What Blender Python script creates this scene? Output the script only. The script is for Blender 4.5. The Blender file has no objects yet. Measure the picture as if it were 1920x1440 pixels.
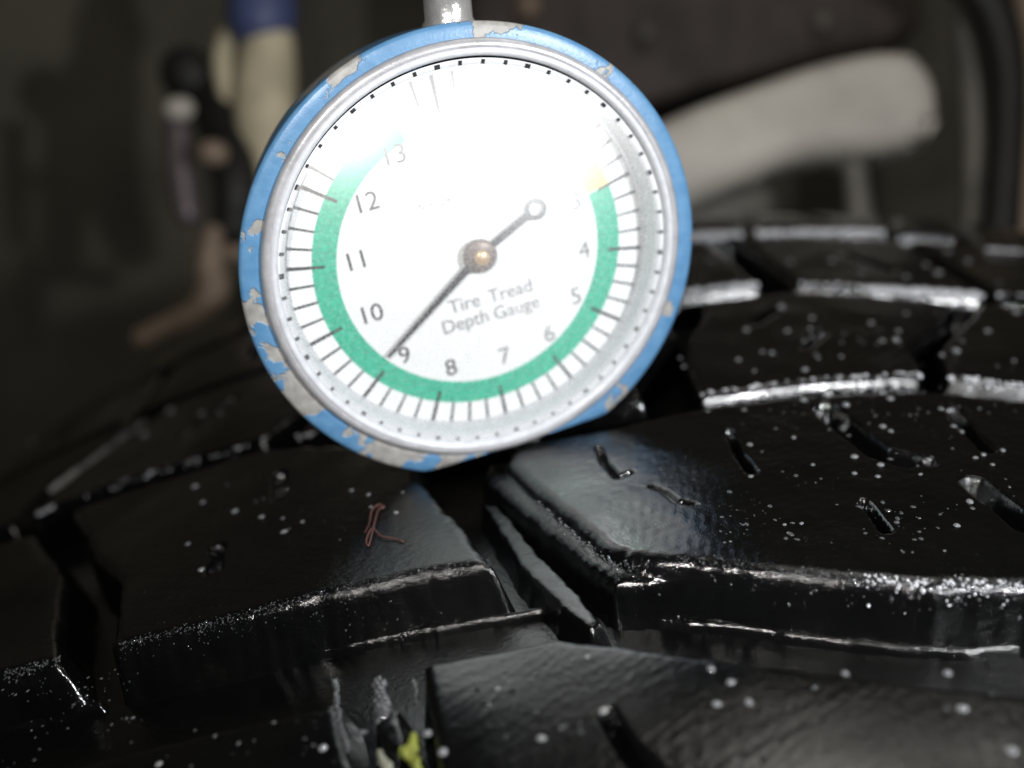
import bpy, bmesh, math, random
import numpy as np
from mathutils import Matrix, Vector

random.seed(7)
rng = np.random.default_rng(7)
S = 0.001                                     # everything below is laid out in millimetres
scene = bpy.context.scene
col = scene.collection

# ------------------------------------------------------------------ camera
RT = 300.0                                    # tyre radius, mm; axle along world Y at z = RT
CAM = np.array([-39.50, -83.565, 351.11])     # camera, relative to the axle line
M = np.array([[0.99289355, 0.04608295, -0.10972132],     # camera right/down/forward -> world
              [0.11900591, -0.38448063, 0.91543008],
              [0.0, -0.92198211, -0.38723248]])
FPX = 2000.0
OFF = np.array([0, 0, RT])
def to_world(c):                              # camera-frame mm -> world mm
    return M @ np.asarray(c, float) + CAM + OFF
def ray(px, py):
    return M @ np.array([(px - 960) / FPX, (py - 720) / FPX, 1.0])
def at(px, py, depth):                        # pixel + distance along the lens axis -> world mm
    return ray(px, py) * depth + CAM + OFF
cam_data = bpy.data.cameras.new('camera')
cam = bpy.data.objects.new('camera', cam_data)
col.objects.link(cam)
R3 = Matrix([[M[i][0], -M[i][1], -M[i][2]] for i in range(3)])
cam.matrix_world = Matrix.Translation(Vector((CAM + OFF) * S)) @ R3.to_4x4()
cam_data.sensor_width = 36.0
cam_data.lens = 36.0 * FPX / 1920.0
cam_data.clip_start = 0.005
cam_data.clip_end = 20.0
cam_data.dof.use_dof = True
cam_data.dof.focus_distance = 0.103
cam_data.dof.aperture_fstop = 14.0
scene.camera = cam

# ------------------------------------------------------------------ light and exposure
world = bpy.data.worlds.new('World')
scene.world = world
world.use_nodes = True
world.node_tree.nodes['Background'].inputs[0].default_value = (0.9, 0.95, 1.0, 1)
world.node_tree.nodes['Background'].inputs[1].default_value = 0.012
def lamp(name, cpos, size, energy, target, color):
    ld = bpy.data.lights.new(name, 'AREA')
    ld.shape = 'DISK'; ld.size = size; ld.energy = energy; ld.color = color
    lo = bpy.data.objects.new(name, ld); col.objects.link(lo)
    p = to_world(cpos); lo.location = Vector(p * S)
    lo.rotation_euler = Vector(target - p).to_track_quat('-Z', 'Y').to_euler()
lamp('phone_flash', (-18, -20, -3), .007, .135, at(960, 620, 200), (1.0, .97, .93))      # the phone's own flash beside the lens
lamp('hand_torch', (98, -12, -6), .010, .37, at(900, 480, 115), (.96, .98, 1.0))        # torch held to the right of it
wl = bpy.data.lights.new('overhead_fill', 'AREA'); wl.shape = 'DISK'; wl.size = .16; wl.energy = .2; wl.color = (1.0, .96, .88)   # unseen fill light, added overhead to brighten the suspension
wo = bpy.data.objects.new('overhead_fill', wl); col.objects.link(wo)
wo.location = (.02, .09, .3 + .62); wo.rotation_euler = Vector((-.05, .16, -.62)).to_track_quat('-Z', 'Y').to_euler()
scene.view_settings.view_transform = 'Standard'
scene.view_settings.look = 'None'
scene.view_settings.exposure = 0.0
scene.view_settings.gamma = 1.0

# ------------------------------------------------------------------ helpers
def tag(o, label=None, cat=None, group=None, kind=None):
    if label: o['label'] = label
    if cat: o['category'] = cat
    if group: o['group'] = group
    if kind: o['kind'] = kind
    return o
def mesh_from(verts, faces, name, smooth=True):
    me = bpy.data.meshes.new(name)
    me.from_pydata([tuple(v) for v in verts], [], [tuple(f) for f in faces])
    if smooth: me.polygons.foreach_set('use_smooth', [True] * len(me.polygons))
    me.update()
    return me
def link(name, me, mat=None, parent=None):
    o = bpy.data.objects.new(name, me)
    col.objects.link(o)
    if mat and not me.materials: me.materials.append(mat)
    if parent: o.parent = parent
    return o
def np_mesh(name, V, Q):                       # big numpy meshes
    me = bpy.data.meshes.new(name)
    V = np.asarray(V, np.float32); Q = np.asarray(Q, np.int32); k = Q.shape[1]
    me.vertices.add(len(V)); me.vertices.foreach_set('co', V.ravel())
    me.loops.add(Q.size); me.loops.foreach_set('vertex_index', Q.ravel())
    me.polygons.add(len(Q))
    me.polygons.foreach_set('loop_start', np.arange(0, Q.size, k, dtype=np.int32))
    me.polygons.foreach_set('loop_total', np.full(len(Q), k, np.int32))
    me.polygons.foreach_set('use_smooth', np.ones(len(Q), bool))
    me.update(calc_edges=True); me.validate()
    return me

# ------------------------------------------------------------------ materials
class NT:
    def __init__(s, name):
        s.m = bpy.data.materials.new(name); s.m.use_nodes = True
        s.t = s.m.node_tree; s.n = s.t.nodes; s.l = s.t.links
        s.b = s.n['Principled BSDF']; s.co = s.n.new('ShaderNodeTexCoord').outputs['Object']
    def noise(s, scale, detail=4, rough=.55, dist=0):
        x = s.n.new('ShaderNodeTexNoise'); x.inputs['Scale'].default_value = scale
        x.inputs['Detail'].default_value = detail; x.inputs['Roughness'].default_value = rough
        x.inputs['Distortion'].default_value = dist
        s.l.new(s.co, x.inputs['Vector']); return x.outputs['Fac']
    def ramp(s, fac, stops):
        r = s.n.new('ShaderNodeValToRGB'); e = r.color_ramp.elements
        while len(e) < len(stops): e.new(.5)
        for el, (p, c) in zip(e, stops):
            el.position = p; el.color = (c, c, c, 1) if not hasattr(c, '__len__') else (*c, 1)
        s.l.new(fac, r.inputs[0]); return r.outputs[0]
    def math(s, op, a, b):
        x = s.n.new('ShaderNodeMath'); x.operation = op
        for i, v in enumerate((a, b)):
            if hasattr(v, 'is_output'): s.l.new(v, x.inputs[i])
            else: x.inputs[i].default_value = v
        return x.outputs[0]
    def set(s, **k):
        for a, v in k.items():
            i = s.b.inputs[a.replace('_', ' ')]
            if hasattr(v, 'is_output'): s.l.new(v, i)
            else: i.default_value = (*v, 1) if hasattr(v, '__len__') and len(v) == 3 else v
        return s
    def bump(s, h, dist, strength=1, to=None):
        b = s.n.new('ShaderNodeBump'); b.inputs['Strength'].default_value = strength
        b.inputs['Distance'].default_value = dist; s.l.new(h, b.inputs['Height'])
        s.l.new(b.outputs[0], s.b.inputs['Normal']); return b
def simple(name, c, rough=.5, metal=0., var=.25, scale=200, bump=0., **k):
    t = NT(name)
    f = t.noise(scale, 5, .6)
    c = np.array(c)
    t.set(Base_Color=t.ramp(f, [(.3, c * (1 - var)), (.7, np.minimum(c * (1 + var), 1))]), Roughness=rough, Metallic=metal, **k)
    if bump: t.bump(t.noise(scale * 4, 4, .6), bump)
    return t.m

def rubber_mat():
    t = NT('wet_black_rubber')
    patch = t.noise(45, 3, .5, .4)
    grain = t.noise(1500, 5, .65)
    fine = t.noise(5200, 2, .5)
    dirt = t.noise(140, 6, .7)
    t.set(Base_Color=t.ramp(dirt, [(.35, (.0014, .0015, .0016)), (.62, (.0022, .0022, .0022)), (.78, (.006, .0055, .0045))]),
          Roughness=t.ramp(patch, [(.35, .10), (.65, .17)]), Specular_IOR_Level=.4)
    t.set(Coat_Weight=t.ramp(patch, [(.4, .6), (.7, .1)]), Coat_Roughness=.09)
    amt = t.math('MULTIPLY', t.ramp(patch, [(.38, .12), (.62, 1.0)]), grain)
    h = t.math('ADD', amt, t.math('MULTIPLY', fine, .16))
    b = t.bump(h, .00022, .55)
    t.l.new(b.outputs[0], t.b.inputs['Coat Normal'])
    return t.m
RUBBER = rubber_mat()
def water_mat():
    t = NT('glint_pale_water')
    t.set(Base_Color=(.07, .072, .076), Roughness=.10, Transmission_Weight=.35, IOR=1.33, Coat_Weight=.8, Coat_Roughness=.04)  # clear water; the pale base colour paints in its flash glints
    return t.m
WATER = water_mat()
DROPLET = water_mat(); DROPLET.name = 'glint_pale_droplet'
DROPLET.node_tree.nodes['Principled BSDF'].inputs['Base Color'].default_value = (.2, .203, .21, 1)  # paler still, glint brightness painted into the drops
GLINT_WATER = water_mat(); GLINT_WATER.name = 'glint_white_water'
GLINT_WATER.node_tree.nodes['Principled BSDF'].inputs['Base Color'].default_value = (.42, .425, .45, 1)  # whitest water: edge glints painted into the bead colour
GLINT_WATER.node_tree.nodes['Principled BSDF'].inputs['Transmission Weight'].default_value = .1
def blue_mat():
    t = NT('worn_blue_paint')
    wear = t.noise(120, 6, .55, .3)
    sp = t.n.new('ShaderNodeSeparateXYZ'); t.l.new(t.co, sp.inputs[0])
    side = t.math('MULTIPLY', sp.outputs[0], -1.6)
    m = t.ramp(t.math('ADD', t.math('ADD', wear, side), t.math('MULTIPLY', t.noise(900, 4, .6), .06)), [(.575, 0), (.59, 1)])
    mix = t.n.new('ShaderNodeMix'); mix.data_type = 'RGBA'
    t.l.new(m, mix.inputs[0])
    blue = t.ramp(t.noise(600, 4), [(.3, (.055, .15, .28)), (.7, (.085, .195, .33))])
    grey = t.ramp(t.noise(900, 5), [(.3, (.17, .165, .155)), (.7, (.27, .265, .25))])
    t.l.new(blue, mix.inputs[6]); t.l.new(grey, mix.inputs[7])
    t.set(Base_Color=mix.outputs[2], Roughness=t.ramp(m, [(0, .38), (1, .5)]), Metallic=0.0)
    inv = t.math('SUBTRACT', 1.0, m)
    t.bump(t.math('ADD', inv, t.math('MULTIPLY', t.noise(2500, 3), .25)), .00012, .8)
    return t.m
BLUE = blue_mat()
def dial_mat():
    t = NT('printed_dial')
    t.set(Base_Color=t.ramp(t.noise(400, 5, .6), [(.3, (.80, .81, .82)), (.7, (.85, .86, .86))]), Roughness=.5)
    return t.m
DIAL = dial_mat()
GREEN = simple('green_print', (.016, .42, .26), .5, var=.28, scale=1600)
YELLOW = simple('yellow_print', (.80, .72, .22), .5, var=.1, scale=900)
INK = simple('grey_ink', (.016, .016, .018), .5, var=.4, scale=3000)
FAINT = simple('pale_ink', (.20, .20, .21), .5, var=.5, scale=3500)  # pale print: glare wash painted into lettering and low numerals
BEZEL = simple('dull_aluminium', (.34, .34, .355), .34, .3, .18, 500, 3e-5)
CHROME = simple('scuffed_steel', (.66, .65, .64), .2, .75, .12, 400, 6e-5)
HUB = simple('hub_metal', (.17, .13, .11), .4, .3, .2, 800)
BRASS = simple('brass', (.72, .48, .27), .3, .6, .15, 700)
WHITE = simple('white_plastic', (.62, .63, .66), .4, 0, .06, 700)
RIM = simple('hazy_acrylic_rim', (.44, .45, .48), .3, 0, .12, 900)
def crystal_mat():                             # scratched acrylic: see-through with a dull specular haze
    m = bpy.data.materials.new('scuffed_acrylic'); m.use_nodes = True
    t = m.node_tree; n = t.nodes; n.clear()
    out = n.new('ShaderNodeOutputMaterial'); mix = n.new('ShaderNodeMixShader'); mix2 = n.new('ShaderNodeMixShader')
    tr = n.new('ShaderNodeBsdfTransparent'); gl = n.new('ShaderNodeBsdfGlossy'); gl2 = n.new('ShaderNodeBsdfGlossy')
    fc = n.new('ShaderNodeLayerWeight'); fc.inputs[0].default_value = .5
    pw = n.new('ShaderNodeMath'); pw.operation = 'POWER'; pw.inputs[1].default_value = 4; t.links.new(fc.outputs['Facing'], pw.inputs[0])
    fr = n.new('ShaderNodeMath'); fr.operation = 'MULTIPLY_ADD'; fr.inputs[1].default_value = .6; fr.inputs[2].default_value = .25; t.links.new(pw.outputs[0], fr.inputs[0])
    gl.inputs['Roughness'].default_value = .37; gl2.inputs['Roughness'].default_value = .16
    g = n.new('ShaderNodeMixShader'); g.inputs[0].default_value = .0
    t.links.new(gl.outputs[0], g.inputs[1]); t.links.new(gl2.outputs[0], g.inputs[2])
    t.links.new(fr.outputs[0], mix.inputs[0]); t.links.new(tr.outputs[0], mix.inputs[1]); t.links.new(g.outputs[0], mix.inputs[2])
    df = n.new('ShaderNodeBsdfDiffuse'); df.inputs[0].default_value = (.8, .82, .85, 1)
    nz = n.new('ShaderNodeTexNoise'); nz.inputs['Scale'].default_value = 2600; nz.inputs['Detail'].default_value = 4
    tc = n.new('ShaderNodeTexCoord'); t.links.new(tc.outputs['Object'], nz.inputs['Vector'])
    rp = n.new('ShaderNodeValToRGB'); rp.color_ramp.elements[0].position = .45; rp.color_ramp.elements[1].position = .8
    rp.color_ramp.elements[0].color = (.035,) * 3 + (1,); rp.color_ramp.elements[1].color = (.13,) * 3 + (1,)
    t.links.new(nz.outputs['Fac'], rp.inputs[0]); t.links.new(rp.outputs[0], mix2.inputs[0])
    t.links.new(mix.outputs[0], mix2.inputs[1]); t.links.new(df.outputs[0], mix2.inputs[2])
    t.links.new(mix2.outputs[0], out.inputs[0])
    return m
CRYSTAL = crystal_mat()

# ------------------------------------------------------------------ tyre: unrolled tread coordinates (s along the tread, y across)
def bp(px, py, drop=0.0):                      # pixel -> (s, y) where its ray meets the tread surface
    d = ray(px, py); r = RT - drop
    A = d[0] ** 2 + d[2] ** 2; B = CAM[0] * d[0] + CAM[2] * d[2]; C = CAM[0] ** 2 + CAM[2] ** 2 - r * r
    D = max(B * B - A * C, 0)
    p = CAM + d * ((-B - math.sqrt(D)) / A)
    return (RT * math.atan2(p[0], p[2]), p[1])
def P(*pts, drop=0.0): return [bp(x, y, drop) for x, y in pts]
def crown(y):
    y = np.asarray(y, float)
    return np.where(y > 128, (y - 128) ** 2 / 60, 0) + np.where(y < -9, (y + 9) ** 2 / 110, 0)
def cyl(s, y, h):                              # unrolled (s, y, height over the tread) -> world mm
    r = RT + h - crown(y); th = np.asarray(s) / RT
    return np.stack([r * np.sin(th), np.asarray(y, float) + 0 * r, r * np.cos(th) + RT], -1)
def sdf(poly, X, Y):                           # signed distance, inside positive
    best = np.full(X.shape, 1e9); ins = np.zeros(X.shape, bool)
    n = len(poly)
    for i in range(n):
        (ax, ay), (bx, by) = poly[i], poly[(i + 1) % n]
        ex, ey = bx - ax, by - ay
        L = ex * ex + ey * ey + 1e-12
        t = np.clip(((X - ax) * ex + (Y - ay) * ey) / L, 0, 1)
        best = np.minimum(best, np.hypot(X - ax - t * ex, Y - ay - t * ey))
        c = ((ay > Y) != (by > Y)) & (X < ex * (Y - ay) / (ey if abs(ey) > 1e-9 else 1e-9) + ax)
        ins ^= c
    return np.where(ins, best, -best)
def sdline(pl, X, Y):
    best = np.full(X.shape, 1e9)
    for (ax, ay), (bx, by) in zip(pl[:-1], pl[1:]):
        ex, ey = bx - ax, by - ay
        t = np.clip(((X - ax) * ex + (Y - ay) * ey) / (ex * ex + ey * ey + 1e-12), 0, 1)
        best = np.minimum(best, np.hypot(X - ax - t * ex, Y - ay - t * ey))
    return best
DEPTH = 6.4
def prof(d, rad=.9, draft=.24):                # height against distance from the block's edge
    q = np.clip(rad - d, 0, rad)
    top = -(rad - np.sqrt(np.maximum(rad * rad - q * q * .92, 0)))
    return np.where(d >= 0, top, top + d / draft)
def wob(X, Y, seed, amp, wl):                  # small irregular waviness
    r = np.random.default_rng(seed); z = 0 * X
    for k in range(7):
        a = r.uniform(0, 6.28); f = 6.28 / (wl * r.uniform(.5, 1.6))
        z = z + np.sin((X * math.cos(a) + Y * math.sin(a)) * f + r.uniform(0, 6.28))
    return z * amp / 3
tyre = bpy.data.objects.new('tyre', None); col.objects.link(tyre)
tag(tyre, 'wet black rubber car tyre with deep tread blocks under the dial gauge', 'tyre')
def block(polys, res, sipes=(), seed=1, rad=.9, top=0.0, name='tread_block', draft=.24):
    """polys: [(polygon, lowered by mm)]; union of them makes one block"""
    allp = np.array([p for q, _ in polys for p in q]); pad = 2.6
    x0, y0 = allp.min(0) - pad; x1, y1 = allp.max(0) + pad
    nx, ny = int((x1 - x0) / res) + 2, int((y1 - y0) / res) + 2
    X, Y = np.meshgrid(x0 + np.arange(nx) * res, y0 + np.arange(ny) * res, indexing='ij')
    wx = wob(X, Y, seed + 5, .10, 6); dd = wob(X, Y, seed + 9, .045, 2.2)
    H = np.full(X.shape, -99.0)
    for q, low in polys:
        H = np.maximum(H, prof(sdf(q, X + wx, Y + wx) + dd, rad, draft) - low)
    H = H + top
    H = H + wob(X, Y, seed + 2, .035, 9) + wob(X, Y, seed + 3, .012, 1.4)
    for pl, w, dp in sipes:
        e = sdline(pl, X + wx, Y + wx)
        dp = min(dp, 3.0); H = H - np.clip(1 - (e - w * .8) / (.24 + .14 * dp + (.35 if w > .5 else 0)), 0, 1) ** 1.2 * dp * np.clip((H + 2) / 1.5, 0, 1)
    H = np.maximum(H, -DEPTH - 1.0)
    keep = np.maximum(np.maximum(H[:-1, :-1], H[1:, :-1]), np.maximum(H[:-1, 1:], H[1:, 1:])) > -DEPTH - .9
    V = cyl(X.ravel(), Y.ravel(), H.ravel()) * S
    idx = np.arange(nx * ny).reshape(nx, ny)
    Q = np.stack([idx[:-1, :-1], idx[1:, :-1], idx[1:, 1:], idx[:-1, 1:]], -1)[keep]
    used = np.unique(Q); re = np.full(nx * ny, -1); re[used] = np.arange(len(used))
    return link(name, np_mesh(name, V[used], re[Q]), RUBBER, tyre)

# row A, the near rib the gauge stands on
A2_left = P((1150, 1064), (1060, 1002), (1000, 957), (930, 897), (898, 866), (905, 848))
A2_far = P((1000, 824), (1150, 797), (1310, 762), (1500, 739), (1730, 729), (1920, 748)) + [(30, 40), (62, 39)]
A2_near = [(62, -2.5), (30, -1.5)] + P((1920, 1097), (1750, 1097), (1600, 1085), (1450, 1072), (1300, 1055))
A2_in = P((1175, 1046), (1140, 1030), (1070, 972), (1000, 915), (945, 868), (950, 850))
sipA = [(P((1368, 808), (1385, 850), (1412, 884)), .12, 2.5), (P((1122, 838), (1135, 868), (1160, 893), (1180, 885)), .10, 1.6),
        (P((1550, 765), (1600, 812), (1650, 848), (1700, 862)), .95, 4.5), (P((1650, 852), (1740, 868)), .35, 3),
        (P((1618, 942), (1640, 965), (1662, 992)), .18, 2.5), (P((1785, 768), (1820, 810), (1850, 842)), .4, 3.5),
        (P((1828, 905), (1870, 940), (1925, 985)), .75, 4.5), (P((1222, 912), (1250, 925), (1270, 938)), .14, .7),
        (P((1280, 938), (1300, 944)), .1, .6), ([(6, 8), (10, 18), (18, 26)], .6, 4), ([(20, 6), (30, 20)], .4, 4)]
block([(A2_left + A2_far + A2_near, 1.5), (A2_in + A2_far + A2_near, 0)], .19, sipA, 11, 1.5)
A1 = P((922, 1052), (870, 985), (812, 922), (790, 890), (775, 850), (700, 832), (590, 832), (490, 842), (350, 884), (200, 932), (130, 955),
       (150, 985), (170, 1040), (220, 1090), (208, 1200), (213, 1213), (400, 1168), (600, 1115), (800, 1071))
sipA1 = [(P((405, 1028), (400, 1068)), .5, 4), (P((525, 888), (522, 932)), .3, 3.5)]
block([(A1, 0)], .27, sipA1, 12, 1.4)
A0 = P((105, 1237), (105, 1170), (115, 1070), (95, 1040), (60, 1000)) + [(-140, 41), (-178, 41), (-178, -5), (-130, -4.5)] + P((0, 1265))
block([(A0, 0)], .35, (), 13, 1.4)
block([([(66, -3), (64, 39), (120, 39), (122, -3)], 0)], .5, (), 14)
# raised bar in the cross groove between the two near blocks
block([(P((905, 940), (935, 945), (1010, 1035), (1075, 1100), (1128, 1165), (1105, 1182), (1045, 1130), (975, 1060), drop=3.2), 0)], .25, (), 15, .5, -3.2, 'tie_bar', .3)

# low rib added at the near groove wall's foot to catch a highlight line
for seg in (((-60, 1381), (0, 1365), (100, 1339), (190, 1315)), ((240, 1300), (370, 1268), (500, 1235), (640, 1207), (780, 1180), (900, 1160), (1020, 1140)),
            ((1135, 1150), (1260, 1161), (1400, 1173), (1500, 1187), (1600, 1200), (1720, 1210), (1820, 1216), (1940, 1204))):
    q = P(*seg, drop=5.4)
    block([([(a, b + .3) for a, b in q] + [(a, b - .3) for a, b in q[::-1]], 0)], .2, (), int(seg[0][0]) % 50 + 70, .45, -5.3, 'highlight_rib', .3)
# row S, the shoulder rib at the bottom of the picture
S1 = P((792, 1234), (900, 1213), (1040, 1189), (1160, 1199), (1400, 1228), (1700, 1262), (1920, 1280)) + [(40, -14), (40, -40), (-70, -40)] + P((818, 1440), (800, 1330))
sipS = [(P((1135, 1320), (1165, 1362), (1235, 1425), (1260, 1440)), .3, 3)]
block([(S1, 0)], .25, sipS, 21, 1.0, -.4)
S0 = P((0, 1430), (300, 1352), (560, 1296), (622, 1280), (638, 1345), (650, 1440)) + [(-72, -40), (-130, -40), (-130, -17)]
block([(S0, 0)], .3, (), 22, 1.0, -1.6)
SB = P((688, 1290), (738, 1282), (745, 1340), (720, 1440), (690, 1440), (695, 1350))
block([(SB, 0)], .25, (), 23, .5, -2.2, 'tie_bar')
block([([(44, -14), (44, -40), (120, -40), (120, -14)], 0)], .5, (), 24, 1.0, -.4)

# row B
FB = 79.8
B1 = P((1315, 742), (1500, 717), (1727, 703), (1728, 688), (1705, 655), (1765, 600), (1787, 568)) + [(-14, FB + 1), (-29, FB - 2.5)] + P((1324, 582), (1286, 642), (1290, 690))
sipB = [([(-16, 56), (-13, 62)], .3, 3), ([(-22, 66), (-17, 74)], .3, 3)]
block([(B1, 0)], .35, sipB, 31)
B2 = P((1780, 706), (1760, 655), (1822, 592), (1838, 568)) + [(38, FB), (46, 62), (36, 46.5)] + P((1920, 722))
block([(B2, 0)], .4, [([(24, 52), (30, 60), (30, 68)], .4, 3)], 32)
B3 = P((552, 817), (590, 812)) + [(-62, 44), (-45, 40.5), (-38, 41), (-40, 52), (-33, 62), (-36, FB - 2), (-80, FB + 1), (-74, 62), (-84, 55)]
block([(B3, 0)], .4, (), 33)
B4 = P((64, 962), (200, 912), (350, 864), (492, 822)) + [(-88, 56), (-80, 62), (-86, FB + 1), (-122, FB), (-131, 58)]
block([(B4, 0)], .4, [([(-110, 58), (-106, 70)], .4, 3)], 34)
block([([(-136, 46), (-137, 58), (-128, FB), (-180, FB), (-184, 46)], 0)], .6, (), 35)
block([([(42, 46), (52, 62), (44, FB), (110, FB), (116, 46)], 0)], .6, (), 36)
# row C and row D, going out of focus
C_NEAR = [(-176, 83.5), (-132, 83.5), (-128, 83.5), (-88, 84), (-84, 84), (-50, 84)]
def rows(spans, y0, y1, skew, seed):
    for i, (a, b) in enumerate(spans):
        n = 6
        q = [(a + (b - a) * k / n, y0(a + (b - a) * k / n)) for k in range(n + 1)]
        block([(q + [(b + skew, y1), (a + skew, y1)], 0)], .5, [([((a + b) / 2 + 2, y0(a) + 8), ((a + b) / 2 - 4, y0(a) + 18)], .4, 3)], seed + i)
rows([(-178, -136), (-132, -92), (-88, -52), (-48.5, -19.6), (-13.6, 14.6), (17.2, 58), (62, 110)],
     lambda s: float(np.interp(s, [-180, -35, -20, -14, 14.5, 17, 60], [83.5, 82, 85.5, 85.2, 83.2, 82.5, 81])), 114.0, -7, 41)
rows([(-182, -128), (-124, -74), (-70, -20), (-16.8, 6.9), (9.5, 20.5), (23, 68), (71, 115)],
     lambda s: float(np.interp(s, [-180, -20, 7, 9, 22.5, 23, 60], [117, 117.7, 120, 121, 121, 111, 111])), 152.0, 4, 61)

# carcass: full ring with side walls, its outside is the groove floor
def carcass():
    prof_ = [(-34, 200), (-40, 205), (-46, 225), (-52, 250), (-52, 268), (-47, 284), (-42, 288)]
    prof_ += [(y, RT - DEPTH - float(crown(y))) for y in np.linspace(-38, 152, 60)]
    prof_ += [(160, 272), (166, 258), (164, 238), (156, 215), (148, 205), (143, 200), (140, 206), (148, 230), (150, 255), (140, 275), (60, 280), (-30, 275), (-38, 255), (-34, 206)]
    n = 360; a = np.arange(n) / n * 2 * math.pi; pr = np.array(prof_, float)
    V = np.stack([np.outer(np.sin(a), pr[:, 1]), np.tile(pr[:, 0], (n, 1)), np.outer(np.cos(a), pr[:, 1]) + RT], -1).reshape(-1, 3)
    m = len(pr); i, j = np.meshgrid(np.arange(n), np.arange(m), indexing='ij'); i2 = (i + 1) % n; j2 = (j + 1) % m
    Q = np.stack([i * m + j, i * m + j2, i2 * m + j2, i2 * m + j], -1).reshape(-1, 4)
    link('carcass', np_mesh('carcass', V * S, Q), RUBBER, tyre)
carcass()

# ------------------------------------------------------------------ dial gauge
GS = 1.0145
Ccam = np.array([-3.57, -12.62, 114.3]); ncam = np.array([.328, .450, -1.0]); ncam /= np.linalg.norm(ncam)
Gc = M @ (Ccam * GS) + CAM + OFF
gn = M @ ncam
gu = np.array([20.64227476, 8.84217833, 4.66480412]); gu -= gn * (gu @ gn); gu /= np.linalg.norm(gu)
gv = np.cross(gn, gu)
FLAT = 22.3 * GS
base = Gc - gv * FLAT
gauge = bpy.data.objects.new('dial_depth_gauge', None); col.objects.link(gauge)
G4 = Matrix([[gu[i], gv[i], gn[i]] for i in range(3)]).to_4x4()
gauge.matrix_world = Matrix.Translation(Vector(base * S)) @ G4
tag(gauge, 'round dial tread depth gauge with worn blue case and white green-ringed face', 'gauge')
def on_gauge(px, py, z):                       # pixel -> gauge-local mm (centre origin) at height z over the case front
    d = ray(px, py); o = Gc + gn * z * GS
    p = CAM + OFF + d * (((o - CAM - OFF) @ gn) / (d @ gn)) - Gc
    return np.array([p @ gu, p @ gv]) / GS
def gl(v): return [((x * GS) * S, (y * GS + FLAT) * S, z * GS * S) for x, y, z in v]
def gpart(name, verts, faces, mat, smooth=True, parent=None):
    return link(name, mesh_from(gl(verts), faces, name, smooth), mat, parent or gauge)
def lathe(pr, n=160, clamp=None, closed=False, cx=0, cy=0):
    V = []; F = []; m = len(pr)
    for i in range(n):
        a = 2 * math.pi * i / n
        for r, z in pr:
            y = r * math.cos(a) + cy
            if clamp is not None: y = max(y, clamp)
            V.append((r * math.sin(a) + cx, y, z))
    for i in range(n):
        k = (i + 1) % n
        for j in range(m if closed else m - 1):
            j2 = (j + 1) % m
            F.append((i * m + j, k * m + j, k * m + j2, i * m + j2))
    return V, F
gpart('case', *lathe([(.01, -13), (20.5, -13), (22.6, -12.4), (23.6, -11), (24.3, -6), (24.75, -2), (25, -.5), (24.95, 0), (24.6, .15), (24.0, .25), (23.2, .3), (22.7, .3), (22.3, .1), (21.7, -.3)], 200, -22.3), BLUE)
gpart('bezel', *lathe([(22.85, .0), (22.9, .5), (22.75, .85), (22.4, 1.05), (22.0, 1.0), (21.75, .8), (21.5, .75), (21.25, .5), (21.2, .1)], 200, -22.25, False, .2, .6), BEZEL)
gpart('crystal_rim', *lathe([(22.05, .95), (21.75, 1.3), (21.5, 1.22), (21.3, .95), (21.15, .45)], 200, None, False, .2, .6), RIM)
flange = gpart('flange_ring', *lathe([(21.22, .45), (20.6, .2), (20.35, -1.0), (20.1, -3.1)], 200, None, False, .15, .35), WHITE)
V, F = [], []
NT_ = 56
for i in range(NT_):
    a = 2 * math.pi * i / NT_; w = .17 if i % 4 else .26
    ca, sa = math.cos(a), math.sin(a)
    k = len(V)
    for r, z in ((21.12, .42), (20.62, .21)):
        for sgn in (-1, 1):
            V.append((sa * r + ca * w * sgn * 1.1 - sa * .03 + .15, ca * r - sa * w * sgn * 1.1 - ca * .03 + .35, z + .03))
    F.append((k, k + 1, k + 3, k + 2))
gpart('flange_marks', V, F, INK, False, flange)
ZD = -3.1
dial = gpart('dial', *lathe([(.01, ZD), (5, ZD), (10, ZD), (15, ZD), (20.6, ZD)], 128), DIAL, False)
def ring(r0, r1, a0, a1, z, n=120):
    V, F = [], []
    for i in range(n + 1):
        a = math.radians(a0 + (a1 - a0) * i / n)
        V += [(r0 * math.sin(a), r0 * math.cos(a), z), (r1 * math.sin(a), r1 * math.cos(a), z)]
        if i < n: F.append((2 * i, 2 * i + 1, 2 * i + 3, 2 * i + 2))
    return V, F
gpart('green_band', *ring(14.75, 17.35, 77, 344, ZD + .03), GREEN, False, dial)
gpart('yellow_band', *ring(14.75, 17.35, 50, 76.6, ZD + .03), YELLOW, False, dial)
gpart('scale_line', *ring(19.95, 20.05, 0, 360, ZD + .03, 200), FAINT, False, dial)
V, F = [], []
for i in range(NT_):
    a = 2 * math.pi * i / NT_; big = i % 4 == 0
    r0, r1, w = (16.0, 20.0, .19) if big else (17.35, 20.0, .14)
    ca, sa = math.cos(a), math.sin(a); k = len(V)
    w1 = w * random.uniform(.7, 1.0)
    for r, ww in ((r0, w1), (r1, w * 1.15)):
        for sgn in (-1, 1): V.append((sa * r + ca * ww * sgn, ca * r - sa * ww * sgn, ZD + .06))
    F.append((k, k + 1, k + 3, k + 2))
gpart('tick_marks', V, F, INK, False, dial)
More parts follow.
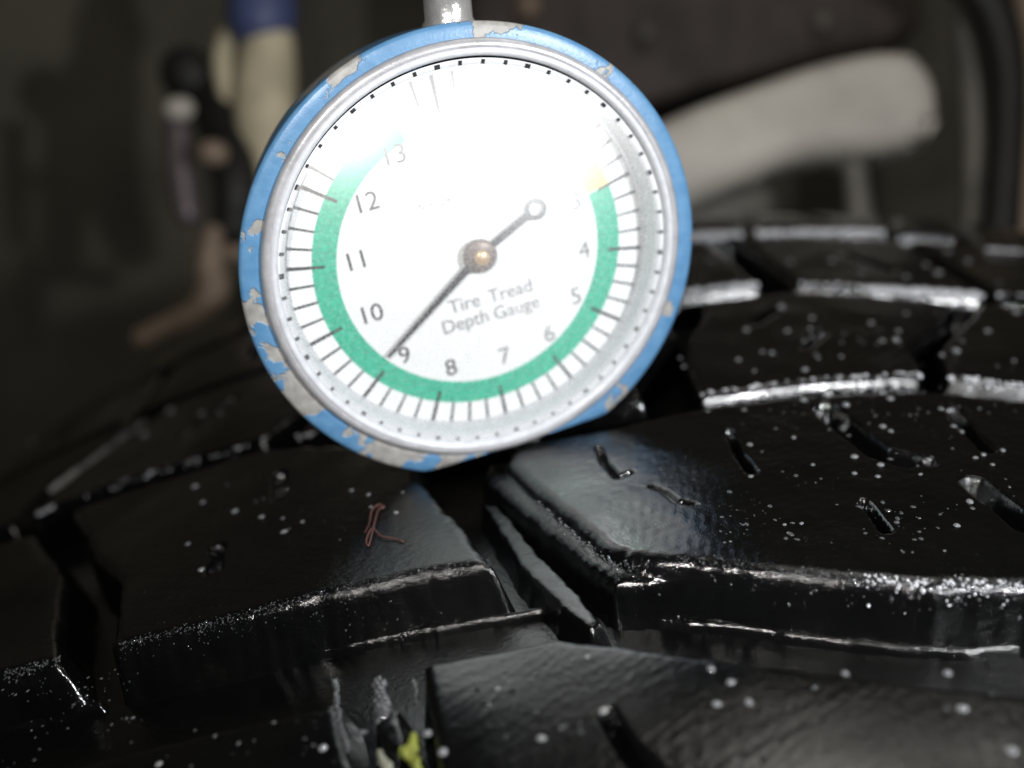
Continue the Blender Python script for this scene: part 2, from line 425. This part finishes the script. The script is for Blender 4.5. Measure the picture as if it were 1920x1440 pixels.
def text(s, x, y, size, mat, name, rot=0, sx=1.0):
    cu = bpy.data.curves.new(name, 'FONT'); cu.body = s; cu.align_x = 'CENTER'; cu.align_y = 'CENTER'; cu.size = size * GS * S
    cu.resolution_u = 4; cu.offset = 0
    tmp = bpy.data.objects.new('tmp', cu); col.objects.link(tmp)
    me = bpy.data.meshes.new_from_object(tmp.evaluated_get(bpy.context.evaluated_depsgraph_get()))
    bpy.data.objects.remove(tmp); bpy.data.curves.remove(cu)
    me.transform(Matrix.Translation((x * GS * S, (y * GS + FLAT) * S, (ZD + .07) * GS * S)) @ Matrix.Rotation(math.radians(rot), 4, 'Z') @ Matrix.Diagonal((sx, 1, 1, 1)))
    me.materials.clear()
    return link(name, me, mat, dial)
NUM = {5: (1080, 556), 6: (1030, 626), 7: (946, 668), 8: (846, 690), 9: (759, 667), 10: (695, 590), 11: (668, 490), 12: (686, 381), 13: (738, 292)}
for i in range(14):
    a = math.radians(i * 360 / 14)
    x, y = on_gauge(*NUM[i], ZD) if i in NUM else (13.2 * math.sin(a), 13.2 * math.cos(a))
    text(str(i), x, y, 2.9, FAINT if i < 8 else INK, 'numeral')  # low numerals paler, the glare's wash put into their ink
for s, px, py, sz in (('Tire', 871, 570, 2.3), ('Tread', 957, 546, 2.3), ('Depth', 873, 604, 2.3), ('Gauge', 969, 577, 2.3)):
    x, y = on_gauge(px, py, ZD)
    text(s, x, y, sz, FAINT, 'lettering', 0, .95)
# a small word above is worn to specks
V, F = [], []
for px, py, ax, ay in ((784, 388, 5, -3), (791, 389, 4, 2), (806, 384, 5, -2), (817, 382, 2, -5), (823, 384, 4, 2), (832, 374, 1, -5), (838, 378, 4, -8), (844, 373, 3, 5), (853, 371, 6, 1), (829, 381, 3, 3), (812, 385, 3, 1)):
    p = on_gauge(px, py, ZD); q = on_gauge(px + ax, py + ay, ZD); d = q - p; d = np.array([-d[1], d[0]]) / np.linalg.norm(d) * .07
    k = len(V); V += [(*(p - d), ZD + .07), (*(q - d), ZD + .07), (*(q + d), ZD + .07), (*(p + d), ZD + .07)]; F.append((k, k + 1, k + 2, k + 3))
gpart('worn_lettering', V, F, INK, False, dial)
# needle: blade, tail and ring counterweight, turning on the hub
ZN = -2.45
ctr = on_gauge(907, 487, -1.2); tip = on_gauge(727, 670, ZN); tl = on_gauge(1004, 391, ZN)
piv = np.array(on_gauge(899, 479, ZN))
def strip(p, q, w0, w1, z, th=.22):
    d = (q - p) / np.linalg.norm(q - p); nn = np.array([-d[1], d[0]])
    b = [p - nn * w0, q - nn * w1, q + nn * w1, p + nn * w0]
    V = [(*v, z) for v in b] + [(*v, z + th) for v in b]
    return V, [(0, 3, 2, 1), (4, 5, 6, 7), (0, 1, 5, 4), (1, 2, 6, 5), (2, 3, 7, 6), (3, 0, 4, 7)]
needle = gpart('needle', *strip(piv, tip, .42, .14, ZN), INK, False)
dt = (tl - piv) / np.linalg.norm(tl - piv)
gpart('needle_tail', *strip(piv, tl - dt * 1.0, .3, .42, ZN), INK, False, needle)
gpart('counterweight', *lathe([(.75, ZN), (1.25, ZN), (1.25, ZN + .22), (.75, ZN + .22)], 40, None, True, *tl), INK, False, needle)
hub = gpart('hub', *lathe([(1.0, ZD + .1), (1.0, ZN - .2), (1.85, ZN - .1), (1.9, ZN + .35), (1.5, ZN + .6), (.01, ZN + .62)], 40, None, False, *piv), HUB)
gpart('pivot_pin', *lathe([(.85, ZN + .5), (.85, ZN + 1.0), (.65, ZN + 1.2), (.01, ZN + 1.22)], 24, None, False, *(piv * .6 + ctr * .4)), BRASS, True, hub)
# domed crystal
RD = 70.0
pr = []
for k in range(24):
    r = 21.0 * (1 - k / 23.0) + .01
    pr.append((r, .6 + math.sqrt(RD ** 2 - r * r) - math.sqrt(RD ** 2 - 21.0 ** 2)))
gpart('crystal', *lathe(pr, 120), CRYSTAL)
# stem with the plunger rod and cap on top
sa = math.radians(7.66)
sd = np.array([math.sin(sa), math.cos(sa)])
def tube_local(p0, p1, prof_, n=32, z=-4.5):
    p0 = np.array([*p0, z]); p1 = np.array([*p1, z]); d = (p1 - p0); L = np.linalg.norm(d); d /= L
    a = np.cross(d, (0, 0, 1.0)); a /= np.linalg.norm(a); b = np.cross(d, a)
    V, F = [], []; m = len(prof_)
    for i in range(n):
        t = 2 * math.pi * i / n
        for l, r in prof_:
            V.append(tuple(p0 + d * l + (a * math.cos(t) + b * math.sin(t)) * r))
    for i in range(n):
        k = (i + 1) % n
        for j in range(m - 1): F.append((i * m + j, i * m + j + 1, k * m + j + 1, k * m + j))
    return V, F
stem = gpart('stem', *tube_local(sd * 22, sd * 60, [(0, 2.75), (2.4, 2.75), (2.9, 2.45), (5, 2.4), (5.4, 2.55), (14, 2.55), (14.6, 2.1), (26, 2.0), (26, .01)]), CHROME)
gpart('stem_cap', *tube_local(sd * 48, sd * 60, [(0, .01), (0, 3.6), (.8, 4), (4, 4), (4.8, 3.6), (4.8, .01)]), CHROME, True, stem)
# probe that reaches down into the cross groove
pb = np.array([3.2, -22.2])
gpart('probe', *tube_local(pb, pb + np.array([0, -1.0]), [(0, 1.0), (5.2, 1.0), (6.6, .35), (6.7, .01)], 20, -7.5), CHROME)

# ------------------------------------------------------------------ water on the tread
def drop_mesh(flat=.62, n=8, m=3):
    V = [(0, 0, flat)]; F = []
    for j in range(1, m + 1):
        a = j / m * math.pi * .53
        for i in range(n):
            t = 2 * math.pi * i / n
            V.append((math.sin(a) * math.cos(t), math.sin(a) * math.sin(t), math.cos(a) * flat))
    for i in range(n): F.append((0, 1 + i, 1 + (i + 1) % n))
    for j in range(m - 1):
        for i in range(n):
            a = 1 + j * n + i; b = 1 + j * n + (i + 1) % n
            F += [(a, a + n, b + n), (a, b + n, b)]
    return np.array(V), np.array(F)
DV, DF = drop_mesh()
class Drops:
    def __init__(s): s.V = []; s.F = []; s.n = 0
    def add(s, p, nrm, r, stretch=1.0):
        nrm = nrm / np.linalg.norm(nrm); a = np.cross(nrm, (.3, 1, .2)); a /= np.linalg.norm(a); b = np.cross(nrm, a)
        t = rng.uniform(0, 6.28); u = a * math.cos(t) + b * math.sin(t); v = np.cross(nrm, u)
        s.V.append((p + (DV[:, :1] * u * stretch + DV[:, 1:2] * v + DV[:, 2:] * nrm) * r)); s.F.append(DF + s.n); s.n += len(DV)
    def build(s, name, label, mat=None):
        o = link(name, np_mesh(name, np.concatenate(s.V) * S, np.concatenate(s.F)), mat or WATER)
        return tag(o, label, 'water', kind='stuff')
def surf(s, y, h):
    p = cyl(np.array([s]), np.array([y]), np.array([h]))[0]; th = s / RT
    return p, np.array([math.sin(th), 0, math.cos(th)])
beads = Drops(); glints = Drops()
def bead_edge(poly, per_mm, rmin, rmax, spread=.55, h0=-.05, to=None):
    for (ax, ay), (bx, by) in zip(poly[:-1], poly[1:]):
        L = math.hypot(bx - ax, by - ay)
        for _ in range(int(L * per_mm)):
            t = rng.uniform(); e = rng.normal(.45, spread * .8); r = rmin + (rmax - rmin) * rng.uniform() ** 2.6
            s_, y_ = ax + (bx - ax) * t, ay + (by - ay) * t
            e = max(e, -.5)
            p, n = surf(s_, y_ + e, float(prof(np.array(e), 1.2)) + h0)
            (to or beads).add(p, n + np.array([0, -max(0, 1.1 - e) * 1.1, 0]), r, rng.uniform(1, 1.5))
def px_edge(*pts, drop=0): return P(*pts, drop=drop)
bead_edge(px_edge((1160, 1062), (1300, 1054), (1450, 1072)), 12, .04, .13, .5)
bead_edge(px_edge((1450, 1072), (1600, 1085), (1750, 1097), (1920, 1097)), 22, .05, .17, .5)
bead_edge(px_edge((1600, 1085), (1750, 1097), (1920, 1097)), 10, .07, .2, .4, to=glints)
bead_edge(px_edge((213, 1213), (400, 1168), (600, 1115)), 20, .04, .10, .4)
bead_edge(px_edge((600, 1115), (800, 1071), (920, 1052)), 14, .04, .09, .4)
bead_edge(px_edge((0, 1266), (105, 1238)), 18, .05, .14, .4)
bead_edge(px_edge((64, 962), (200, 912), (350, 864), (492, 822)), 16, .09, .2, .2, to=glints)  # pale beads stand for the gloss highlight here and on the next edge
bead_edge(px_edge((552, 817), (590, 812)), 12, .1, .2, .15, to=glints)
for q, k, a, b in ((((1315, 741), (1500, 716), (1727, 702)), 9, .18, .42), (((1782, 706), (1920, 722)), 8, .12, .34),
                   (((1620, 540), (1700, 543), (1845, 552)), 11, .3, .65), (((1500, 531), (1620, 538)), 3, .2, .4), (((1875, 553), (1960, 560)), 8, .25, .55),
                   (((1285, 546), (1420, 531)), 7, .25, .5), (((1285, 441), (1390, 437)), 8, .4, .8), (((1420, 436), (1660, 433)), 9, .3, .65), (((1852, 470), (1960, 478)), 11, .4, .9)):
    bead_edge(px_edge(*q), k, a, b, .25, to=glints)
bead_edge(px_edge((1160, 1062), (1060, 985), (1000, 935)), 8, .07, .2, .35, -.5)
for seg in (((0, 1366), (190, 1316)), ((240, 1300), (500, 1236), (780, 1181), (1020, 1141)), ((1140, 1152), (1400, 1173), (1600, 1200), (1820, 1216))):  # beads added along the wall foot for its glint
    q = P(*seg, drop=5.6)
    for (ax, ay), (bx, by) in zip(q[:-1], q[1:]):
        for _ in range(int(math.hypot(bx - ax, by - ay) * 6)):
            t = rng.uniform(); p, n = surf(ax + (bx - ax) * t, ay + (by - ay) * t + rng.normal(0, .06), -5.7 + rng.normal(0, .1))
            beads.add(p, n + np.array([0, -.8, 0]), rng.uniform(.05, .13), 1.3)
# fine spray on the block tops
def spray(n, box, rmin, rmax, clump=.7):
    x0, y0, x1, y1 = box
    cs = [(rng.uniform(x0, x1), rng.uniform(y0, y1)) for _ in range(max(3, n // 14))]
    for _ in range(n):
        if rng.uniform() < clump:
            c = cs[rng.integers(len(cs))]; px, py = c[0] + rng.normal(0, 34), c[1] + rng.normal(0, 15)
        else: px, py = rng.uniform(x0, x1), rng.uniform(y0, y1)
        s_, y_ = bp(px, py); p, n_ = surf(s_, y_, -.03)
        beads.add(p, n_, rmin + (rmax - rmin) * rng.uniform() ** 4, rng.uniform(1, 1.7))
spray(250, (1330, 790, 1920, 1040), .04, .26, .85)
spray(90, (1180, 850, 1340, 1000), .04, .12)
spray(55, (400, 880, 780, 1040), .05, .2)
spray(90, (240, 1110, 900, 1200), .03, .11, .3)
spray(60, (10, 1250, 220, 1330), .05, .16)
spray(80, (820, 1215, 1420, 1440), .04, .2)
spray(18, (1420, 1280, 1920, 1440), .05, .25)
spray(60, (1330, 590, 1900, 690), .08, .34)
spray(60, (1320, 470, 1900, 520), .1, .4)
spray(90, (1450, 740, 1900, 790), .06, .24)
spray(60, (0, 1340, 640, 1440), .05, .2)
glints.build('water_glints', 'dense rows of white-painted water froth along the rear rib edges', GLINT_WATER)
beads.build('water_spray', 'fine whitish water beads and spray clinging to the wet tread edges')
big = [(1464,575,.55),(1399,618,.5),(1476,620,.45),(1522,596,.5),(1519,616,.4),(1522,631,.35),(1507,639,.35),(1447,661,.4),(1429,659,.35),(1384,674,.42),(1275,671,.3),(1282,687,.3),(1414,695,.3),(1509,693,.5),(1577,668,.3),(1534,671,.3),(1633,605,.45),(1654,639,.5),(1680,637,.62),(1684,620,.4),(1699,588,.4),(1792,657,.65),(1852,620,.5),(1766,665,.4),(1905,584,.7),(1804,639,.3),(1901,676,.35),
 (1506,749,.5),(1552,738,.6),(1586,759,.55),(1612,731,.45),(1669,747,.55),(1537,774,.5),(1395,768,.3),(1327,770,.25),(1656,736,.4),(1333,489,.5),(1481,492,.5),(1560,489,.6),(1699,519,.55),(1736,496,.55),(1759,511,.7),(1815,489,.6),(1777,470,.6),(1384,429,.7),(1616,511,.45),
 (1488,820,.32),(1406,833,.34),(1602,856,.45),(1651,871,.4),(1602,887,.3),(1646,893,.3),(1524,871,.25),(1655,799,.42),(1670,808,.36),(1741,861,.32),(1844,852,.34),(1829,858,.3),(1880,844,.36),(1788,799,.36),(1803,809,.3),(1764,766,.32),(1818,940,.42),(1794,985,.36),(1771,1033,.2),(1861,871,.28),(1726,889,.24),(1503,981,.24),(1471,983,.2),(1479,999,.22),(1408,893,.3),
 (318,770,.9),(378,775,.6),(412,775,.5),(270,815,.75),(40,810,1.0),(365,912,.5),(380,942,.42),(440,958,.42),(490,969,.36),(532,997,.4),(530,972,.28),(567,978,.28),(352,1020,.35),(377,1068,.4),(659,919,.28),(691,927,.28),(695,950,.26),(755,924,.26),(742,961,.34),(534,996,.36),
 (1100,1223,.26),(930,1277,.22),(1128,1312,.34),(1333,1243,.36),(1370,1265,.34),(1404,1297,.34),(1343,1300,.34),(1585,1250,.28),(1778,1250,.34),(1807,1308,.42),(1902,1373,.45),(1010,1355,.36),(860,1418,.4),(278,1391,.34),(215,1416,.36),(480,1430,.34),(590,1358,.4),(795,1350,.35),(822,1378,.4)]
dme = np_mesh('water_droplet', *drop_mesh(.6, 14, 6))
for px, py, r in big:
    s_, y_ = bp(px, py)
    p, n = surf(s_, y_, -.04 - (1.6 if py > 1350 and px < 640 else 0) - (.4 if py > 1200 and px > 780 else 0))
    o = link('water_droplet', dme, DROPLET)
    q = Vector(n).to_track_quat('Z', 'Y')
    k = rng.uniform(.85, 1.2)
    o.matrix_world = Matrix.Translation(Vector(p * S)) @ q.to_matrix().to_4x4() @ Matrix.Rotation(rng.uniform(0, 6.28), 4, 'Z') @ Matrix.Diagonal((r * S * k, r * S / k, r * S, 1))
    wh = ('on the shoulder rib below the wide groove' if py > 1200 else 'on the block left of the gauge foot' if px < 800 and py > 880 else 'on the rear ribs left of the gauge' if px < 800
          else 'on the large near block beside its sipes' if py > 760 else 'on the middle rib behind the white beaded edge' if py > 560 else 'on the farthest ribs by the suspension')
    tag(o, 'single rounded water droplet ' + wh, 'droplet', 'water droplets ' + wh)

# water film runs in the shoulder groove
def film(name, pts, label, drop, th=.18, mat=None):
    q = P(*pts, drop=drop)
    X = np.array(q); x0, y0 = X.min(0) - .3; x1, y1 = X.max(0) + .3; res = .09
    GX, GY = np.meshgrid(np.arange(x0, x1, res), np.arange(y0, y1, res), indexing='ij')
    d = sdf(q, GX, GY) + wob(GX, GY, len(label), .14, 1.0)
    H = np.where(d > 0, th * np.sqrt(np.clip(d / .4, 0, 1)), -.1) - drop + wob(GX, GY, 3, .05, .6)
    keep = (np.minimum(np.minimum(d[:-1, :-1], d[1:, :-1]), np.minimum(d[:-1, 1:], d[1:, 1:])) > -.08)
    idx = np.arange(GX.size).reshape(GX.shape)
    Q = np.stack([idx[:-1, :-1], idx[1:, :-1], idx[1:, 1:], idx[:-1, 1:]], -1)[keep]
    used = np.unique(Q); re = np.full(GX.size, -1); re[used] = np.arange(len(used))
    o = link(name, np_mesh(name, (cyl(GX.ravel(), GY.ravel(), H.ravel()) * S)[used], re[Q]), mat or WATER)
    return tag(o, label, 'water' if not mat else 'leaf')
film('water_streak', [(698, 1275), (712, 1268), (722, 1275), (728, 1310), (733, 1330), (702, 1348), (700, 1300)], 'short broad whitish water streak on the bar in the shoulder groove', 2.0)
film('water_streak', [(623, 1272), (633, 1272), (634, 1310), (640, 1345), (650, 1380), (655, 1400), (640, 1385), (630, 1345), (624, 1310)], 'long thin whitish water streak down the shoulder block edge', 1.6)
film('water_streak', [(640, 1345), (655, 1352), (682, 1362), (675, 1375), (655, 1365)], 'small whitish water streak branching off the long thin streak', 1.6)
film('water_streak', [(770, 1275), (778, 1272), (784, 1318), (778, 1320)], 'narrow whitish water streak beside the dimpled shoulder block', 2.6)
LEAF = simple('yellow_green_leaf', (.13, .145, .02), .45, 0, .4, 900, 1e-4)
STRAW = simple('dry_straw', (.15, .15, .115), .6, 0, .4, 1200, 1e-4)
film('leaf_fragment', [(755, 1385), (768, 1362), (778, 1365), (780, 1400), (792, 1440), (797, 1470), (772, 1470), (772, 1425), (765, 1405), (742, 1398), (740, 1388)], 'torn yellow green leaf fragment stuck in the shoulder groove', 1.7, .35, LEAF)
o = film('straw_fragment', [(702, 1395), (714, 1392), (728, 1415), (736, 1440), (738, 1465), (722, 1465), (722, 1432), (704, 1408)], 'pale dry straw fragment beside the yellow green leaf', 1.9, .3, STRAW)
o['category'] = 'straw'
# reddish thread lying on the near block
def tube(name, pts, rads, mat, n=12, parent=None, flat=None):
    pts = [np.asarray(p, float) for p in pts]; V, F = [], []
    up = np.array([0, 0, 1.0])
    for i, p in enumerate(pts):
        d = pts[min(i + 1, len(pts) - 1)] - pts[max(i - 1, 0)]; d /= np.linalg.norm(d)
        a = np.cross(d, M[:, 2]); a /= np.linalg.norm(a); b = np.cross(d, a)
        for k in range(n):
            t = 2 * math.pi * k / n
            V.append((p + (a * math.cos(t) + b * math.sin(t) * (flat or 1)) * rads[i]) * S)
    m = len(pts)
    for i in range(m - 1):
        for k in range(n):
            k2 = (k + 1) % n
            F.append((i * n + k, i * n + k2, (i + 1) * n + k2, (i + 1) * n + k))
    F.append(tuple(range(n))[::-1]); F.append(tuple((m - 1) * n + k for k in range(n)))
    return link(name, mesh_from(V, F, name), mat, parent)
def smooth_path(ctrl, n=24):                    # Catmull-Rom through (x, y, z, r)
    c = np.array(ctrl, float); c = np.vstack([2 * c[0] - c[1], c, 2 * c[-1] - c[-2]]); out = []
    for i in range(1, len(c) - 2):
        for k in range(n):
            t = k / n
            out.append(.5 * (2 * c[i] + (c[i + 1] - c[i - 1]) * t + (2 * c[i - 1] - 5 * c[i] + 4 * c[i + 1] - c[i + 2]) * t * t + (3 * c[i] - c[i - 1] - 3 * c[i + 1] + c[i + 2]) * t ** 3))
    out.append(c[-2]); return np.array(out)
THREAD = simple('red_brown_thread', (.07, .025, .02), .6, 0, .3, 3000)
th = []
for px, py, h in ((686, 1002, .25), (694, 985, .3), (700, 966, .6), (712, 954, .5), (722, 955, .3), (712, 962, .45), (706, 985, .6), (698, 1010, .35), (692, 1026, .2), (688, 1018, .3), (700, 998, .5), (716, 1010, .35), (740, 1013, .2), (757, 1018, .15)):
    s_, y_ = bp(px, py); p, n = surf(s_, y_, h); th.append((*p, .09))
pp = smooth_path(th, 8)
tag(tube('thread', pp[:, :3], pp[:, 3], THREAD, 8), 'curled reddish brown thread lying on the near tread block', 'thread')

# ------------------------------------------------------------------ suspension behind the wheel, out of focus
ARM = simple('dusty_cast_aluminium', (.56, .52, .46), .55, .05, .2, 30, 1e-4)
TAN = simple('dusty_beige_paint', (.66, .58, .40), .55, 0, .25, 60, 3e-4)
BLUEP = simple('faded_blue_band', (.07, .09, .20), .5, 0, .2, 80)
GREYP = simple('grimy_grey_metal', (.19, .175, .15), .6, .2, .3, 80, 3e-4)
BROWN = simple('dirty_brown_steel', (.085, .068, .058), .7, .1, .4, 40, 5e-4)
RUST = simple('rusty_tan_pipe', (.27, .20, .145), .6, .1, .3, 70, 3e-4)
BLACK = simple('black_bushing', (.012, .011, .010), .6, 0, .3, 90)
MAUVE = simple('dull_plated_rod', (.17, .14, .15), .45, .4, .2, 90)
LINER = simple('dark_liner', (.24, .215, .165), .85, 0, .3, 9, 1e-3)
def rod(name, ctrl, mat, flat=None, parent=None, n=16):      # ctrl: (pixel x, pixel y, distance mm, half width in pixels)
    c = [(*at(x, y, d), w * d / FPX) for x, y, d, w in ctrl]
    q = smooth_path(c, 8)
    a, b = q[0], q[-1]                                   # round off both ends
    def cap(e, nx):
        d = e[:3] - nx[:3]; d /= np.linalg.norm(d)
        return [np.r_[e[:3] + d * e[3] * math.sin(t), e[3] * max(math.cos(t), .02)] for t in (.35, .7, 1.0, 1.25, 1.45, 1.57)]
    q = np.array(cap(a, q[1])[::-1] + list(q) + cap(b, q[-2]))
    return tube(name, q[:, :3], q[:, 3], mat, n, parent, flat)
D0 = 300
tag(rod('link_rod', [(1596, 285, 312, 22), (1606, 350, 312, 24), (1618, 470, 312, 26)], GREYP), 'short grey rod hanging below the broad suspension arm', 'rod')
tag(rod('stabiliser_link', [(1806, 40, 330, 20), (1822, 150, 330, 26), (1832, 280, 330, 28), (1826, 400, 330, 24), (1815, 520, 330, 26)], GREYP), 'upright grimy grey link beside the rounded arm end', 'link')
tag(rod('brake_hose', [(1760, -80, 315, 40), (1850, 0, 315, 38), (1888, 130, 315, 34), (1886, 300, 315, 32), (1870, 520, 315, 34)], BLACK), 'thick black hose arching down past the grey upright link', 'hose')
tag(rod('knuckle_bracket', [(1925, -60, 325, 34), (1945, 120, 325, 34), (1935, 280, 325, 40), (1930, 380, 325, 46), (1915, 520, 325, 44)], RUST), 'brown rusty bracket upright outside the black hose', 'bracket')
tag(rod('mount_lug', [(1270, 420, 330, 36), (1370, 390, 330, 46), (1410, 380, 330, 44)], GREYP), 'stubby grimy metal lug below the broad suspension arm', 'lug')
# subframe: heavy bevelled beam with bolts
def beam(name, pix, depth, thick, mat, bev=.006, seg=3):
    f = [at(x, y, depth) for x, y in pix]; fw = M[:, 2]; bm = bmesh.new()
    a = [bm.verts.new(p * S) for p in f]; b = [bm.verts.new((p + fw * thick) * S) for p in f]; n = len(f)
    bm.faces.new(a); bm.faces.new(b[::-1])
    for i in range(n): bm.faces.new((a[i], b[i], b[(i + 1) % n], a[(i + 1) % n]))
    bmesh.ops.recalc_face_normals(bm, faces=bm.faces)
    bmesh.ops.bevel(bm, geom=bm.edges[:], offset=bev, segments=seg, affect='EDGES', profile=.5)
    me = bpy.data.meshes.new(name); bm.to_mesh(me); bm.free()
    me.polygons.foreach_set('use_smooth', [True] * len(me.polygons))
    return link(name, me, mat)
arm = beam('suspension_arm', [(1050, 330), (1200, 240), (1310, 188), (1420, 150), (1520, 114), (1620, 90), (1700, 80), (1745, 104), (1770, 155), (1776, 222), (1752, 256), (1690, 280), (1610, 286), (1540, 283), (1470, 305), (1390, 343), (1300, 384), (1200, 450), (1080, 520)], 292, 34, ARM, .0075, 5)
tag(arm, 'broad dusty grey suspension arm with rounded end behind the tyre', 'suspension arm')
sub = beam('subframe', [(860, -160), (1720, -160), (1735, 60), (1560, 95), (1400, 150), (1240, 190), (1100, 230), (900, 240)], 400, 70, BROWN)
tag(sub, 'dirty brown steel subframe beam above the suspension arm', 'subframe')
for px, py, r, m in ((1542, 42, 20, GREYP), (990, 12, 26, RUST), (1210, 62, 18, GREYP)):
    rod('bolt', [(px, py, 394, r), (px + 2, py + 1, 402, r)], m, None, sub)
# strut on the left
st = bpy.data.objects.new('shock_absorber', None); col.objects.link(st)
st.location = Vector(at(500, 310, 330) * S)
tag(st, 'upright beige shock absorber with a blue collar left of the gauge', 'shock absorber')
def under(o, par):
    o.parent = par; o.matrix_parent_inverse = Matrix.Translation(-par.location); return o
under(rod('body', [(505, 70, 330, 46), (500, 140, 330, 56), (498, 230, 330, 58), (520, 330, 330, 50), (560, 420, 330, 44)], TAN), st)
under(rod('collar', [(492, 14, 330, 66), (492, 34, 330, 66)], BLUEP), st)
under(rod('piston_rod', [(500, -160, 330, 42), (500, -60, 330, 42), (498, 20, 330, 42)], ARM), st)
under(rod('side_tab', [(425, 70, 336, 18), (422, 130, 336, 24), (445, 230, 336, 20), (470, 290, 336, 16)], TAN), st)
tag(rod('rubber_bushing', [(352, 140, 345, 52), (400, 190, 345, 50), (440, 330, 320, 44), (440, 420, 320, 40)], BLACK), 'black rubber bushing hanging beside the beige shock absorber', 'bushing')
tag(rod('brass_fitting', [(396, 286, 300, 24), (404, 288, 300, 24)], RUST), 'small round bronze fitting on the black bushing', 'fitting')
tag(rod('plated_nut', [(330, 205, 318, 22), (342, 204, 318, 22)], ARM), 'pale round nut at the top of the dull plated rod', 'nut')
tag(rod('plated_rod', [(332, 235, 322, 20), (338, 310, 322, 24), (352, 400, 322, 24)], MAUVE), 'dull mauve plated rod left of the bronze fitting', 'rod')
tag(rod('bent_pipe', [(400, 440, 310, 20), (392, 500, 310, 28), (398, 545, 310, 32), (370, 585, 310, 28), (320, 608, 310, 22), (268, 634, 310, 22)], RUST), 'bent rusty tan pipe below the dull plated rod', 'pipe')
tag(rod('cross_tube', [(400, 478, 325, 18), (440, 470, 325, 20), (520, 480, 325, 22)], RUST), 'short tan tube running behind the blue gauge case', 'tube')
# inner wheel arch: curved liner closing off the view
V, F = [], []
n1, n2 = 40, 24
for i in range(n1 + 1):
    for j in range(n2 + 1):
        a = (i / n1 - .5) * 2.4; z = -250 + 1100 * j / n2
        rr = 900 - 260 * max(0, j / n2 - .55) ** 1.5 * 3 + 6 * math.sin(i * 1.7) + 5 * math.sin(j * 2.1 + i)
        V.append(((-40 + rr * math.sin(a)) * S, (-260 + rr * math.cos(a)) * S, (z + RT) * S))
for i in range(n1):
    for j in range(n2):
        a = i * (n2 + 1) + j; F.append((a, a + n2 + 1, a + n2 + 2, a + 1))
lin = link('wheel_arch_liner', mesh_from(V, F, 'wheel_arch_liner'), LINER)
tag(lin, 'dark dirty wheel arch liner behind the suspension', kind='structure')
